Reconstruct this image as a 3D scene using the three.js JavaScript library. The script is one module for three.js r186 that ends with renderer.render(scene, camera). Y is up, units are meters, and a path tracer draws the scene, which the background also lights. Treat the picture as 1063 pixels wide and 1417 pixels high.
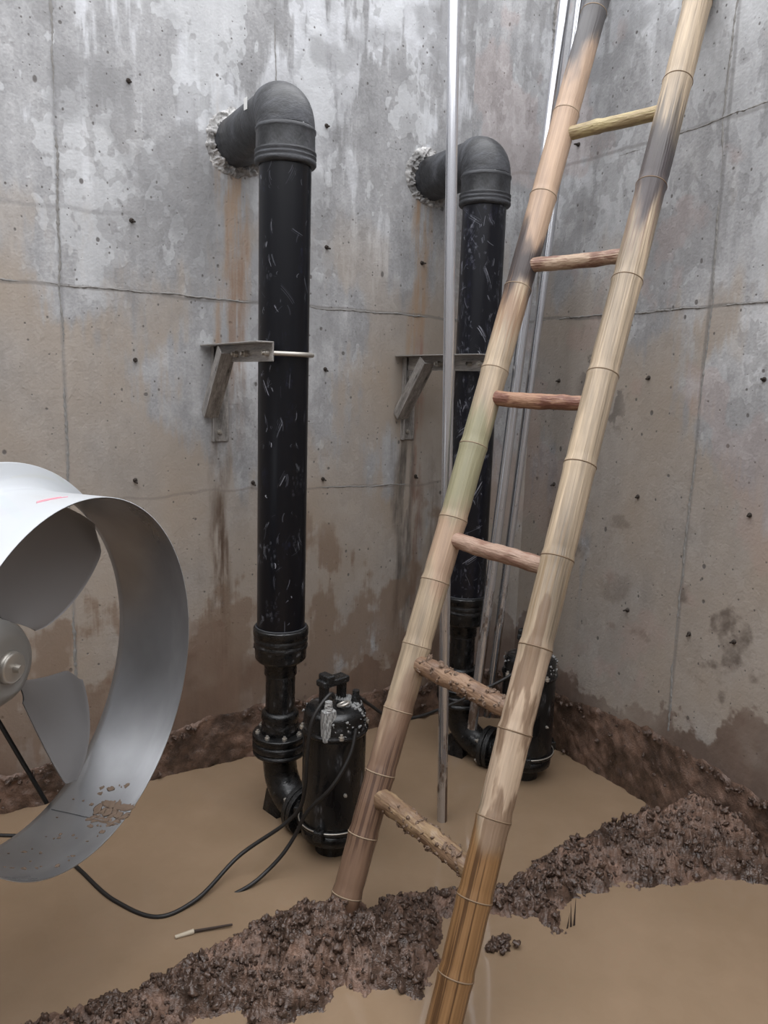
import * as THREE from 'three';
import { mergeGeometries, mergeVertices } from 'three/addons/utils/BufferGeometryUtils.js';
import { RoundedBoxGeometry } from 'three/addons/geometries/RoundedBoxGeometry.js';

// ------------------------------------------------------------------ camera, sky, exposure
// World: the corner of the pit at water level is the origin, x runs along the back wall (into the room is negative), z out of it.
const scene = new THREE.Scene();
const R = (d) => d * Math.PI / 180;
const camera = new THREE.PerspectiveCamera(66.97, 1063 / 1417, 0.05, 60);
camera.rotation.order = 'YXZ';
camera.position.set(-2.22, 1.5, 2.752);
camera.rotation.set(R(-9.66), R(-30.77), R(1.84));
scene.add(camera);
const renderer = new THREE.WebGLRenderer({ antialias: true });
renderer.toneMapping = THREE.LinearToneMapping;
renderer.toneMappingExposure = 2.35;
renderer.shadowMap.enabled = true;
// overcast sky: brightest overhead, a third of that at the horizon
{
  const w = 64, h = 32, d = new Float32Array(w * h * 4);
  for (let j = 0; j < h; j++) for (let i = 0; i < w; i++) {
    const el = ((j + 0.5) / h - 0.5) * Math.PI, s = Math.max(0, Math.sin(el)), k = (1 + 2 * s) / 3 * 1.9, o = (j * w + i) * 4;
    d[o] = 0.98 * k; d[o + 1] = 0.99 * k; d[o + 2] = 1.02 * k; d[o + 3] = 1;
  }
  const sky = new THREE.DataTexture(d, w, h, THREE.RGBAFormat, THREE.FloatType);
  sky.mapping = THREE.EquirectangularReflectionMapping; sky.magFilter = THREE.LinearFilter; sky.needsUpdate = true;
  scene.background = sky; scene.environment = sky;
}
const PIT_W = 3.9, PIT_H = 3.25, FLOOR = -0.32;

// ------------------------------------------------------------------ helpers
function rng(seed) { let a = seed >>> 0; return () => { a = (a + 0x6D2B79F5) | 0; let t = Math.imul(a ^ (a >>> 15), 1 | a); t = (t + Math.imul(t ^ (t >>> 7), 61 | t)) ^ t; return ((t ^ (t >>> 14)) >>> 0) / 4294967296; }; }
const clamp = (x, a = 0, b = 1) => Math.min(b, Math.max(a, x));
const step = (a, b, x) => { const t = clamp((x - a) / (b - a)); return t * t * (3 - 2 * t); };
const lerp = (a, b, t) => a + (b - a) * t;
const V = (x, y, z) => new THREE.Vector3(x, y, z);
// tileable fbm noise kept as a 512 x 512 tile, mean 0.5
function tile(seed, base, octaves, gain = 0.5) {
  const N = 512, out = new Float32Array(N * N), rnd = rng(seed); let amp = 1, tot = 0;
  for (let o = 0; o < octaves; o++) {
    const P = Math.min(256, base << o), lat = new Float32Array(P * P); for (let i = 0; i < P * P; i++) lat[i] = rnd();
    const s = P / N;
    for (let y = 0; y < N; y++) { const fy = y * s, y0 = fy | 0, ty = fy - y0, wy = ty * ty * (3 - 2 * ty), ya = y0 * P, yb = ((y0 + 1) % P) * P;
      for (let x = 0; x < N; x++) { const fx = x * s, x0 = fx | 0, tx = fx - x0, wx = tx * tx * (3 - 2 * tx), x1 = (x0 + 1) % P;
        out[y * N + x] += amp * lerp(lerp(lat[ya + x0], lat[ya + x1], wx), lerp(lat[yb + x0], lat[yb + x1], wx), wy); } }
    tot += amp; amp *= gain;
  }
  let m = 0; for (let i = 0; i < N * N; i++) m += out[i]; m /= N * N;
  let sd = 0; for (let i = 0; i < N * N; i++) sd += (out[i] - m) ** 2; sd = Math.sqrt(sd / (N * N));
  for (let i = 0; i < N * N; i++) out[i] = clamp(0.5 + (out[i] - m) / sd * 0.17);
  return (u, v) => { u = (u - Math.floor(u)) * N; v = (v - Math.floor(v)) * N; const x0 = u | 0, y0 = v | 0, tx = u - x0, ty = v - y0, x1 = (x0 + 1) & 511, a = (y0 & 511) * N, b = ((y0 + 1) & 511) * N, xx = x0 & 511;
    return lerp(lerp(out[a + xx], out[a + x1], tx), lerp(out[b + xx], out[b + x1], tx), ty); };
}
const nA = tile(11, 4, 7), nB = tile(23, 5, 6), nC = tile(37, 8, 6, 0.6), nD = tile(51, 3, 4), nF = tile(77, 64, 3, 0.7);
// a colour map and, packed in one image, bump (red) and roughness (green)
function textures(w, h, fn, wrap = THREE.RepeatWrapping) {
  const c = new Uint8Array(w * h * 4), q = new Uint8Array(w * h * 4), o = [0, 0, 0, 0.5, 0.8];
  for (let y = 0, i = 0; y < h; y++) for (let x = 0; x < w; x++, i += 4) {
    fn((x + 0.5) / w, (y + 0.5) / h, o);
    c[i] = clamp(o[0], 0, 255); c[i + 1] = clamp(o[1], 0, 255); c[i + 2] = clamp(o[2], 0, 255); c[i + 3] = 255;
    q[i] = clamp(o[3] * 255, 0, 255); q[i + 1] = clamp(o[4] * 255, 0, 255); q[i + 3] = 255;
  }
  const mk = (d, srgb) => { const t = new THREE.DataTexture(d, w, h); t.wrapS = t.wrapT = wrap; t.magFilter = THREE.LinearFilter; t.minFilter = THREE.LinearMipmapLinearFilter; t.generateMipmaps = true; if (srgb) t.colorSpace = THREE.SRGBColorSpace; t.needsUpdate = true; return t; };
  return { map: mk(c, true), pack: mk(q, false) };
}
const texMat = (t, bumpScale, extra = {}) => new THREE.MeshStandardMaterial({ map: t.map, bumpMap: t.pack, bumpScale, roughnessMap: t.pack, roughness: 1, ...extra });
const used = {};
function numbered(n) { const k = used[n] = (used[n] ?? -1) + 1; return k ? n + '_' + String(k).padStart(3, '0') : n; }
function shade(m) { m.castShadow = m.receiveShadow = true; return m; }
function mesh(name, geo, mat, parent = scene) { const m = shade(new THREE.Mesh(Array.isArray(geo) ? join(geo) : geo, mat)); m.name = parent === scene ? numbered(name) : name; parent.add(m); return m; }
function join(list) { return mergeGeometries(list.map((g) => { const n = g.index ? g.toNonIndexed() : g.clone(); for (const k of Object.keys(n.attributes)) if (!['position', 'normal', 'uv'].includes(k)) n.deleteAttribute(k); if (!n.attributes.uv) n.setAttribute('uv', new THREE.BufferAttribute(new Float32Array(n.attributes.position.count * 2), 2)); return n; })); }
function thing(name, label, category, pos = [0, 0, 0], group) { const o = new THREE.Group(); o.name = numbered(name); o.position.set(...pos); o.userData = { label, category }; if (group) o.userData.group = group; scene.add(o); return o; }
function tag(o, data) { Object.assign(o.userData, data); return o; }
function copy(root, label, pos, turn) { const r = root.clone(); r.name = numbered(root.name); r.userData = { ...root.userData, label }; r.position.set(...pos); if (turn !== undefined) r.rotation.y = turn; scene.add(r); return r; }
const box = (w, h, d, x = 0, y = 0, z = 0, r = 0.002) => new RoundedBoxGeometry(w, h, d, 2, Math.min(r, w / 2.1, h / 2.1, d / 2.1)).translate(x, y, z);
const cyl = (r0, r1, h, x = 0, y = 0, z = 0, n = 24) => new THREE.CylinderGeometry(r1, r0, h, n).translate(x, y, z);
// a rod between two points
function rod(a, b, r, n = 16, r2 = r) { const d = b.clone().sub(a), L = d.length(), g = new THREE.CylinderGeometry(r2, r, L, n); g.translate(0, L / 2, 0); g.applyQuaternion(new THREE.Quaternion().setFromUnitVectors(V(0, 1, 0), d.normalize())); return g.translate(a.x, a.y, a.z); }
const lathe = (pts, n = 48) => new THREE.LatheGeometry(pts.map(([r, y]) => new THREE.Vector2(r, y)), n);
const tube = (pts, r, seg = 80, n = 10) => new THREE.TubeGeometry(new THREE.CatmullRomCurve3(pts.map((p) => V(...p)), false, 'centripetal'), seg, r, n);
const bolt = (r = 0.008, h = 0.008) => join([new THREE.CylinderGeometry(r, r, h, 6).translate(0, h / 2, 0), new THREE.CylinderGeometry(r * 0.5, r * 0.55, h * 0.9, 10).translate(0, h * 1.3, 0)]);
function place(g, dir, p) { const c = g.clone(); c.applyQuaternion(new THREE.Quaternion().setFromUnitVectors(V(0, 1, 0), dir.clone().normalize())); return c.translate(p.x, p.y, p.z); }
// lumpy solid with its own creases
function clodGeometry(seed, detail = 2) {
  const g = mergeVertices(new THREE.IcosahedronGeometry(1, detail).deleteAttribute('uv').deleteAttribute('normal')), p = g.attributes.position, v = new THREE.Vector3(), o = seed * 0.37;
  for (let i = 0; i < p.count; i++) { v.fromBufferAttribute(p, i); const a = nB(v.x * 0.21 + o, v.y * 0.21 + v.z * 0.17 + o), b = nC(v.y * 0.3 + o, v.z * 0.3 - v.x * 0.25); const f = nF(v.x * 0.05 + o, v.y * 0.05 - v.z * 0.04); v.multiplyScalar(0.35 + 1.0 * a + 1.1 * (b - 0.5) + 0.5 * (f - 0.5)); p.setXYZ(i, v.x, v.y * 0.8, v.z); }
  g.computeVertexNormals(); g.setAttribute('uv', new THREE.BufferAttribute(new Float32Array(p.count * 2).map((_, i) => i % 2 ? p.getY(i >> 1) * 0.03 + p.getZ(i >> 1) * 0.02 : p.getX(i >> 1) * 0.03), 2)); return g;
}
const CLODS = [1, 2, 3, 4, 5, 6].map((s) => clodGeometry(s));
function lumps(name, list, mat, parent, seed) { // many clods joined into one part
  const rnd = rng(seed), m = new THREE.Matrix4(), q = new THREE.Quaternion(), gs = [];
  for (const [x, y, z, r] of list) { q.setFromEuler(new THREE.Euler(rnd() * 6.3, rnd() * 6.3, rnd() * 6.3)); m.compose(V(x, y, z), q, V(r * (0.8 + rnd() * 0.5), r * (0.7 + rnd() * 0.5), r * (0.8 + rnd() * 0.5))); gs.push(CLODS[(rnd() * 6) | 0].clone().applyMatrix4(m)); }
  const o = shade(new THREE.Mesh(mergeGeometries(gs), mat)); o.name = name; o.userData.kind = 'stuff'; parent.add(o); return o;
}

// ------------------------------------------------------------------ wall surfaces
const mixc = (o, r, g, b, k) => { o[0] += (r - o[0]) * k; o[1] += (g - o[1]) * k; o[2] += (b - o[2]) * k; };
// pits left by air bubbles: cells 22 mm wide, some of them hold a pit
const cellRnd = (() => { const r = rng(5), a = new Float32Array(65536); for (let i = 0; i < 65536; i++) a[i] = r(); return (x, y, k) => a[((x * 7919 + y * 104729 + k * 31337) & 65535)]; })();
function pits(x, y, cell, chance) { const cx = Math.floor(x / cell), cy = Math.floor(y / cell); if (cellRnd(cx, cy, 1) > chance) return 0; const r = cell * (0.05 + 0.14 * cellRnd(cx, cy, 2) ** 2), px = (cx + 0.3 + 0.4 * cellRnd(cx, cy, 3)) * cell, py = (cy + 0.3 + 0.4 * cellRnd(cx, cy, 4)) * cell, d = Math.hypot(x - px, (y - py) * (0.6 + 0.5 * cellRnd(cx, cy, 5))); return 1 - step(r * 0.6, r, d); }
const band = (x, a, b, e) => step(a - e, a + e, x) * (1 - step(b - e, b + e, x));
function concrete(s, y, o, back) {
  const big = nA(s * 0.31 + 0.1, y * 0.31), mid = nB(s * 1.1, y * 0.8), streak = nC(s * 3.1, y * 0.35), fine = nF(s * 2.6, y * 2.6), grit = nC(s * 2.2 + 0.4, y * 2.2);
  const v = 158 + (big - 0.5) * 34 + (mid - 0.5) * 26 + (streak - 0.5) * 24 + (fine - 0.5) * 22 + (grit - 0.5) * 24;
  o[0] = v; o[1] = v; o[2] = v + 1; o[3] = 0.5 + (grit - 0.5) * 0.35 + (fine - 0.5) * 0.25; o[4] = 0.82 + (mid - 0.5) * 0.2;
  const top = back ? step(1.25, 2.5, y + (big - 0.5) * 1.2) : step(1.4, 2.7, y + (big - 0.5) * 1.2) * 0.5;
  const lait = step(0.505, 0.60, nB(s * 0.75 + 0.3, y * 0.42 + 0.2) * 0.55 + streak * 0.25 + nA(s * 1.7, y * 1.1) * 0.22) * top;   // pale laitance
  mixc(o, 206, 208, 212, lait * (0.5 + 0.5 * grit));
  const fl = nC(s * 0.62 + 0.7, y * 0.36 + 0.1) * 0.7 + nF(s * 0.45, y * 0.3) * 0.3, fd = nC(s * 0.5 + 0.2, y * 0.42 + 0.55) * 0.72 + nF(s * 0.5 + 0.5, y * 0.35) * 0.28;   // crisp flaked patches of the skin
  mixc(o, 200, 202, 204, step(0.575, 0.60, fl) * (0.2 + 0.4 * top)); mixc(o, 126, 125, 125, step(0.58, 0.61, fd) * 0.32); o[3] += 0.12 * (step(0.575, 0.6, fl) - step(0.58, 0.61, fd));
  const damp = step(0.57, 0.66, nA(s * 0.55 + 0.7, y * 0.5 + 0.3) * 0.7 + mid * 0.3);
  mixc(o, 132, 132, 133, damp * 0.5);
  const film = step(-0.10, 0.10, (1.62 - y) * 0.28 + (nA(s * 0.6 + 0.2, y * 0.45 + 0.6) - 0.5) * 0.9 + (streak - 0.5) * 0.25);   // dried mud film below the old flood line
  mixc(o, 153, 141, 128, film * step(2.35, 1.6, y) * (back ? 0.78 : 0.7) * (0.6 + 0.8 * mid));
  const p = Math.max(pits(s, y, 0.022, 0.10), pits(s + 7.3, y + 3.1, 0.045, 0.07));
  mixc(o, 84, 80, 78, p * 0.75); o[3] -= p * 0.4;  // pits painted dark: dirt in them plus the shade inside that bump cannot give
}
const edge = (s, y, h, amp) => step(-0.012, 0.02, h + (nA(s * 0.8 + 0.15, y * 0.5) - 0.5) * amp + (nC(s * 1.4, y * 1.4) - 0.5) * amp * 0.45 - y);
function wallBack(u, v, o) {
  const x = -2.4 + u * 2.4, y = -0.4 + v * 3.6, fx = nC(x * 2.5, y * 0.25), w = (nA(x * 0.9, y * 0.4) - 0.5);
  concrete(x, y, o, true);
  // rusty water runs below the two pipe openings
  const run = (a, b, y0, y1, col, k) => mixc(o, ...col, band(x + w * 0.06 + (fx - 0.5) * 0.05 + (nF(x * 0.8, y * 0.3) - 0.5) * 0.01, a, b, 0.022) * band(y + (fx - 0.5) * 0.45, y0, y1, 0.12) * k * clamp(0.65 + 2.2 * (nC(x * 5.3, y * 0.22) - 0.5) + 1.6 * (nC(x * 4, y * 1.1) - 0.5), 0, 1.3));
  run(-1.31, -1.19, 1.75, 2.26, [158, 138, 120], 0.75); run(-1.29, -1.20, 1.35, 2.0, [136, 114, 98], 0.6);
  run(-0.475, -0.40, 1.62, 2.28, [154, 132, 112], 0.8); run(-0.455, -0.415, 0.95, 1.6, [140, 98, 84], 0.6); run(-0.45, -0.41, 0.6, 1.2, [104, 82, 72], 0.6);
  run(-1.315, -1.245, 0.5, 0.98, [88, 72, 60], 0.85); run(-1.30, -1.26, 0.9, 1.24, [104, 92, 82], 0.7); run(-0.54, -0.45, 0.5, 1.24, [92, 86, 80], 0.8); run(-0.37, -0.33, 0.55, 1.1, [108, 98, 90], 0.5);
  // joints of the formwork
  const sx = Math.min(Math.abs(x + 1.817 + w * 0.01), Math.abs(x + 1.085 + w * 0.01)), sy = Math.abs(y - 1.766 - w * 0.02);
  mixc(o, 104, 104, 106, (1 - step(0.002, 0.010, sx)) * 0.3 * (x < -1.4 ? 1 : 0.35) * step(0.3, 0.55, fx + 0.2)); mixc(o, 108, 104, 100, (1 - step(0.002, 0.009, sy)) * 0.5);
  mixc(o, 118, 117, 117, (1 - step(0.002, 0.012, Math.abs(y - 2.006 - w * 0.05))) * 0.3 * band(x, -2.4, -1.55, 0.1)); mixc(o, 118, 110, 104, (1 - step(0.002, 0.007, Math.abs(y - 1.07 - w * 0.05))) * 0.4);
  // mud left by the water
  const splash = step(0.54, 0.66, nA(x * 1.5 + 0.4, y * 1.3 + 0.1) * 0.6 + fx * 0.3 + clamp((0.9 - y) * 0.4, -0.3, 0.22));
  mixc(o, 118, 98, 82, splash * 0.65 * step(1.05, 0.85, y + w * 0.4));
  const m = edge(x, y, 0.37, 0.55) * clamp(0.62 + 1.8 * (nA(x * 1.1 + 0.6, y * 1.1) - 0.5) + 1.2 * (0.4 - y)); mixc(o, 104 + fx * 20, 86 + fx * 16, 74 + fx * 14, m * 0.9); o[4] = lerp(o[4], 0.55, m); o[3] = lerp(o[3], nC(x * 3, y * 3), m * 0.6);
}
function wallRight(u, v, o) {
  const z = u * 1.8, y = -0.4 + v * 3.6, fx = nC(z * 2.5 + 0.5, y * 0.25), w = (nA(z * 0.9 + 0.3, y * 0.4) - 0.5);
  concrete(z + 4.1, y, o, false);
  const sz = Math.abs(z - 1.05 + w * 0.012), sy = Math.abs(y - 1.768 - w * 0.02);
  mixc(o, 98, 96, 95, (1 - step(0.002, 0.010, sz)) * 0.4 * step(0.28, 0.5, fx + 0.22)); mixc(o, 100, 97, 94, (1 - step(0.002, 0.009, sy)) * 0.55);
  mixc(o, 116, 114, 112, (1 - step(0.002, 0.014, Math.abs(z - 0.235 + w * 0.04))) * 0.6 * step(1.7, 2.0, y)); mixc(o, 112, 110, 108, (1 - step(0.002, 0.01, Math.abs(y - 2.345 - w * 0.03))) * 0.45);
  // pale bubbles of honeycombing and damp blots round the tie holes
  const blot = (cz, cy, r, k, sq = 1) => mixc(o, 92, 82, 74, (1 - step(r * 0.25, r * 1.1, Math.hypot(z - cz, (y - cy) * sq) + (nA(z * 2.3, y * 2.3) - 0.5) * r * 2.4 + (nC(z * 2, y * 2) - 0.5) * r)) * k * clamp(0.6 + 1.5 * (nC(z * 2.7, y * 2.7) - 0.3)));
  blot(1.27, 0.64, 0.085, 0.8, 0.75); blot(0.87, 0.61, 0.085, 0.6, 2.6); blot(0.55, 0.86, 0.04, 0.6); blot(1.06, 0.8, 0.03, 0.6, 0.6); blot(0.4, 0.97, 0.05, 0.6); blot(0.78, 1.0, 0.06, 0.35, 2.4); blot(0.72, 0.75, 0.08, 0.3);
  mixc(o, 168, 140, 132, step(0.6, 0.7, nA(z * 0.9 + 0.8, y * 0.7 + 0.45)) * 0.22);
  mixc(o, 96, 90, 84, step(0.58, 0.7, nC(z * 1.6, y * 1.4)) * band(z, 0.5, 0.72, 0.04) * band(y, 1.35, 1.75, 0.06) * 0.7);
  const m = edge(z + 2.2, y, 0.37, 0.34) * clamp(0.75 + 1.4 * (nA(z * 1.1 + 0.6, y * 1.1) - 0.5) + 1.2 * (0.4 - y)); mixc(o, 94 + fx * 16, 80 + fx * 13, 72 + fx * 11, m * 0.9); o[4] = lerp(o[4], 0.55, m); o[3] = lerp(o[3], nC(z * 3, y * 3), m * 0.6);
}
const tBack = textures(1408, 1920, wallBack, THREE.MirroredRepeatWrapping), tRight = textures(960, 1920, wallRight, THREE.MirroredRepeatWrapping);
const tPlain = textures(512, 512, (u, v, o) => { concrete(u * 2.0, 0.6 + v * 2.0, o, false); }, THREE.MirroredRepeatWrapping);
const M = {
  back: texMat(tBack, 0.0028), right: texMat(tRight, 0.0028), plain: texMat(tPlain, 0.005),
};
// uv of a wall from its place: su and sv are metres per repeat
function planar(g, fu, fv) { const p = g.attributes.position, a = new Float32Array(p.count * 2); for (let i = 0; i < p.count; i++) { a[2 * i] = fu(p.getX(i), p.getY(i), p.getZ(i)); a[2 * i + 1] = fv(p.getX(i), p.getY(i), p.getZ(i)); } g.setAttribute('uv', new THREE.BufferAttribute(a, 2)); return g; }
const slab = (x0, x1, y0, y1, z0, z1) => new THREE.BoxGeometry(x1 - x0, y1 - y0, z1 - z0).translate((x0 + x1) / 2, (y0 + y1) / 2, (z0 + z1) / 2);
const vY = (x, y) => (y + 0.4) / 3.6;
const structure = (o) => tag(o, { kind: 'structure' });
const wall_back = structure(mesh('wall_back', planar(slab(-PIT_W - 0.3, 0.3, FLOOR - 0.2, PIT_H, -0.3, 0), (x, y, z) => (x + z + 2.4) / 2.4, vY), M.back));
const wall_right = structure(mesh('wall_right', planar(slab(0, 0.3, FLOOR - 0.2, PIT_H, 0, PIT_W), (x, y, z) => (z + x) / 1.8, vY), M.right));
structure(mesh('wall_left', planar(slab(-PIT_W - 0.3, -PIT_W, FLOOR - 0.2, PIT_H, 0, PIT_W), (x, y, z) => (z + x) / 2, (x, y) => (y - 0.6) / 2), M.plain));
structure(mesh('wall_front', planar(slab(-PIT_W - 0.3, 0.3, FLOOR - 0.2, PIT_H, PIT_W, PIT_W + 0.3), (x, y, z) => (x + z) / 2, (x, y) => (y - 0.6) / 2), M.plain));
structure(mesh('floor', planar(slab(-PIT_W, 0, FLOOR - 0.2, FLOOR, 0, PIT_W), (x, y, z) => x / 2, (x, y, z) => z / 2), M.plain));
{ // the splayed corner between the back and the right wall
  const s = new THREE.Shape([new THREE.Vector2(-0.22, 0), new THREE.Vector2(0, 0), new THREE.Vector2(0, 0.205)]);
  const g = new THREE.ExtrudeGeometry(s, { depth: PIT_H - FLOOR, bevelEnabled: false }).rotateX(-Math.PI / 2).scale(1, 1, -1).translate(0, FLOOR, 0);
  const ix = g.index; const p = g.attributes.position; // mirrored: turn the faces round
  for (let i = 0; i < p.count; i += 3) { const a = [p.getX(i), p.getY(i), p.getZ(i)]; p.setXYZ(i, p.getX(i + 1), p.getY(i + 1), p.getZ(i + 1)); p.setXYZ(i + 1, ...a); }
  g.computeVertexNormals();
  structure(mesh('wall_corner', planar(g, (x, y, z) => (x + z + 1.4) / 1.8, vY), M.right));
}
// ragged fins of cement along the formwork joints: parts of the walls
function fin(pts, w, h, nrm, seed, gap = 0.35) { // pts: polyline on the wall, nrm out of the wall
  const rnd = rng(seed), pos = [], idx = []; let L = 0; const cum = [0]; for (let i = 1; i < pts.length; i++) cum.push(L += pts[i].distanceTo(pts[i - 1]));
  const n = Math.ceil(L / 0.007), at = (d) => { let i = 1; while (i < pts.length - 1 && cum[i] < d) i++; return pts[i - 1].clone().lerp(pts[i], (d - cum[i - 1]) / (cum[i] - cum[i - 1])); };
  const dir = pts[pts.length - 1].clone().sub(pts[0]).normalize(), side = dir.clone().cross(nrm).normalize();
  for (let i = 0; i <= n; i++) { const d = L * i / n, c = at(d), k = step(gap - 0.1, gap + 0.15, nB(d * 1.3 + seed * 0.13, 0.2)), ww = w * (0.35 + 0.9 * rnd()) * (0.3 + 0.7 * k), hh = h * (0.15 + rnd()) * k, off = (nC(d * 1.1, seed * 0.07) - 0.5) * 0.012;
    for (const [s, e] of [[-1, -0.001], [-0.3, hh], [0.35, hh * (0.4 + 0.8 * rnd())], [1, -0.001]]) { const q = c.clone().addScaledVector(side, s * ww + off).addScaledVector(nrm, e); pos.push(q.x, q.y, q.z); } }
  for (let i = 0; i < n; i++) for (let j = 0; j < 3; j++) { const a = i * 4 + j, b = a + 4; idx.push(a, a + 1, b, a + 1, b + 1, b); }
  const g = new THREE.BufferGeometry(); g.setAttribute('position', new THREE.Float32BufferAttribute(pos, 3)); g.setIndex(idx); g.computeVertexNormals(); return planar(g, (x, y, z) => x + z, (x, y) => y);
}
const bz = V(0, 0, 1), rx = V(-1, 0, 0);
M.fin = new THREE.MeshStandardMaterial({ color: 0x82807d, roughness: 0.95, side: THREE.DoubleSide });
const bp = (x, y) => V(x, y, 0), rp = (z, y) => V(0, y, z);
mesh('form_joint', fin([bp(-1.815, 0.4), bp(-1.818, 1.2), bp(-1.817, 2.0), bp(-1.816, 3.2)], 0.006, 0.004, bz, 3), M.fin, wall_back);
mesh('form_joint', fin([bp(-1.085, 1.9), bp(-1.086, 3.2)], 0.004, 0.002, bz, 5, 0.5), M.fin, wall_back);
mesh('form_joint', fin([bp(-2.6, 1.772), bp(-1.816, 1.770), bp(-0.9, 1.763), bp(-0.22, 1.764)], 0.005, 0.004, bz, 7, 0.3), M.fin, wall_back);
mesh('form_joint', fin([bp(-0.9, 1.072), bp(-0.22, 1.06)], 0.004, 0.003, bz, 9, 0.45), M.fin, wall_back);
mesh('form_joint', fin([rp(1.05, 0.3), rp(1.045, 0.9), rp(1.058, 1.77), rp(1.035, 2.35), rp(1.044, 3.2)], 0.005, 0.005, rx, 11, 0.3), M.fin, wall_right);
mesh('form_joint', fin([rp(0.21, 1.765), rp(1.05, 1.769), rp(2.2, 1.79)], 0.005, 0.0045, rx, 13, 0.25), M.fin, wall_right);
mesh('form_joint', fin([rp(0.6, 2.325), rp(1.04, 2.346), rp(2.0, 2.4)], 0.004, 0.003, rx, 15, 0.4), M.fin, wall_right);
mesh('form_joint', fin([rp(0.215, 1.9), rp(0.212, 2.5), rp(0.214, 3.2)], 0.009, 0.008, rx, 17, 0.2), M.fin, wall_right);
// stubs of the cut tie rods in their little holes
M.iron = new THREE.MeshStandardMaterial({ color: 0x3a332e, roughness: 0.7, metalness: 0.4 });
const stub = join([cyl(0.0085, 0.006, 0.009, 0, 0.003, 0, 9), cyl(0.0035, 0.003, 0.022, 0.002, 0.011, 0.001, 8)]);
const rndT = rng(91);
for (const [x, y] of [[-1.591, 2.424], [-1.591, 1.995], [-1.589, 1.541], [-1.598, 1.127], [-0.881, 2.417], [-0.872, 1.989], [-0.868, 1.535], [-0.869, 1.105], [-0.431, 1.101], [-0.44, 1.975], [-1.163, 1.102]]) mesh('tie_rod_stub', place(stub, V(rndT() - 0.5, rndT() * 0.6 - 0.7, 2), V(x, y, 0)), M.iron, wall_back);
for (const [z, y] of [[0.393, 2.413], [0.375, 1.52], [0.828, 1.538], [1.271, 1.539], [0.387, 1.1], [0.826, 1.112], [1.274, 1.118], [0.825, 0.684], [1.099, 0.675], [1.269, 0.7]]) mesh('tie_rod_stub', place(stub, V(-2, rndT() * 0.6 - 0.7, rndT() - 0.5), V(0, y, z)), M.iron, wall_right);
// broken mortar collars where the pipes leave the wall
M.mortar = texMat(textures(256, 256, (u, v, o) => { const a = nC(u * 0.5, v * 0.5), b = nF(u * 0.4, v * 0.4), c = 164 + (a - 0.5) * 130 + (b - 0.5) * 50; o[0] = c; o[1] = c * 0.99; o[2] = c * 0.98; o[3] = a * 0.6 + b * 0.4; o[4] = 0.95; }), 0.008);
function collar(x, y, r0, r1, seed) {
  const na = 220, nr = 14, pos = [], idx = [];
  for (let i = 0; i <= na; i++) { const t = i / na * 2 * Math.PI, ca = Math.cos(t), sa = Math.sin(t), out = r1 * (0.9 + 0.35 * nB(ca * 0.22 + seed, sa * 0.22) + 0.12 * (nC(ca * 0.9, sa * 0.9 + seed) - 0.5));
    for (let j = 0; j <= nr; j++) { const k = j / nr, r = lerp(r0, out, k), h = (0.02 * (1 - k ** 2.2) * clamp(0.5 + 2.4 * (nC(ca * r * 5 + seed, sa * r * 5) - 0.5) + 1.5 * (nF(ca * r * 1.2, sa * r * 1.2 + seed) - 0.5)) + 0.003) * (j === nr ? 0 : 1); pos.push(x + ca * r, y + sa * r, h - (j === nr ? 0.002 : 0)); } }
  for (let i = 0; i < na; i++) for (let j = 0; j < nr; j++) { const a = i * (nr + 1) + j, b = a + nr + 1; idx.push(a, a + 1, b, a + 1, b + 1, b); }
  const g = new THREE.BufferGeometry(); g.setAttribute('position', new THREE.Float32BufferAttribute(pos, 3)); g.setIndex(idx); g.computeVertexNormals(); return planar(g, (x2) => x2 * 3, (x2, y2) => y2 * 3);
}
mesh('mortar_collar', collar(-1.226, 2.298, 0.08, 0.108, 0.2), M.mortar, wall_back); mesh('mortar_collar', collar(-0.411, 2.3, 0.08, 0.106, 0.7), M.mortar, wall_back);

// ------------------------------------------------------------------ water and mud
const tWater = textures(512, 512, (u, v, o) => { const a = nD(u, v), b = nA(u * 2, v * 2); o[0] = 138 + (b - 0.5) * 8; o[1] = 117 + (b - 0.5) * 7; o[2] = 95 + (b - 0.5) * 7; o[3] = a; o[4] = 0.1; });
M.water = new THREE.MeshPhysicalMaterial({ map: tWater.map, bumpMap: tWater.pack, bumpScale: 0.003, roughness: 0.05, ior: 1.5 });
const water = mesh('muddy_water', planar(new THREE.PlaneGeometry(PIT_W, PIT_W, 40, 40).rotateX(-Math.PI / 2).translate(-PIT_W / 2, 0, PIT_W / 2), (x, y, z) => x / 1.3, (x, y, z) => z / 1.3), M.water);
tag(water, { label: 'opaque brown muddy water flooding the bottom of the concrete pit', category: 'water', kind: 'stuff' });
const tCrust = textures(256, 256, (u, v, o) => { const a = nB(u, v), b = nC(u * 2, v * 2), k = 0.85 + (a - 0.5) * 0.5 + (b - 0.5) * 0.3; o[0] = 142 * k; o[1] = 116 * k; o[2] = 96 * k; o[3] = b; o[4] = 0.75; });
M.crust = texMat(tCrust, 0.003);
const tMud = textures(512, 512, (u, v, o) => { const a = nB(u, v), b = nC(u * 2, v * 2), f = nF(u * 2, v * 2), k = 0.74 + (a - 0.5) * 0.5 + (b - 0.5) * 0.35 + (f - 0.5) * 0.2; o[0] = 128 * k; o[1] = 102 * k; o[2] = 87 * k; o[3] = 0.5 * b + 0.5 * f; o[4] = 0.45 + (a - 0.5) * 0.5; });
M.mud = texMat(tMud, 0.003); M.mudSide = texMat(tMud, 0.003, { side: THREE.DoubleSide });
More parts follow.
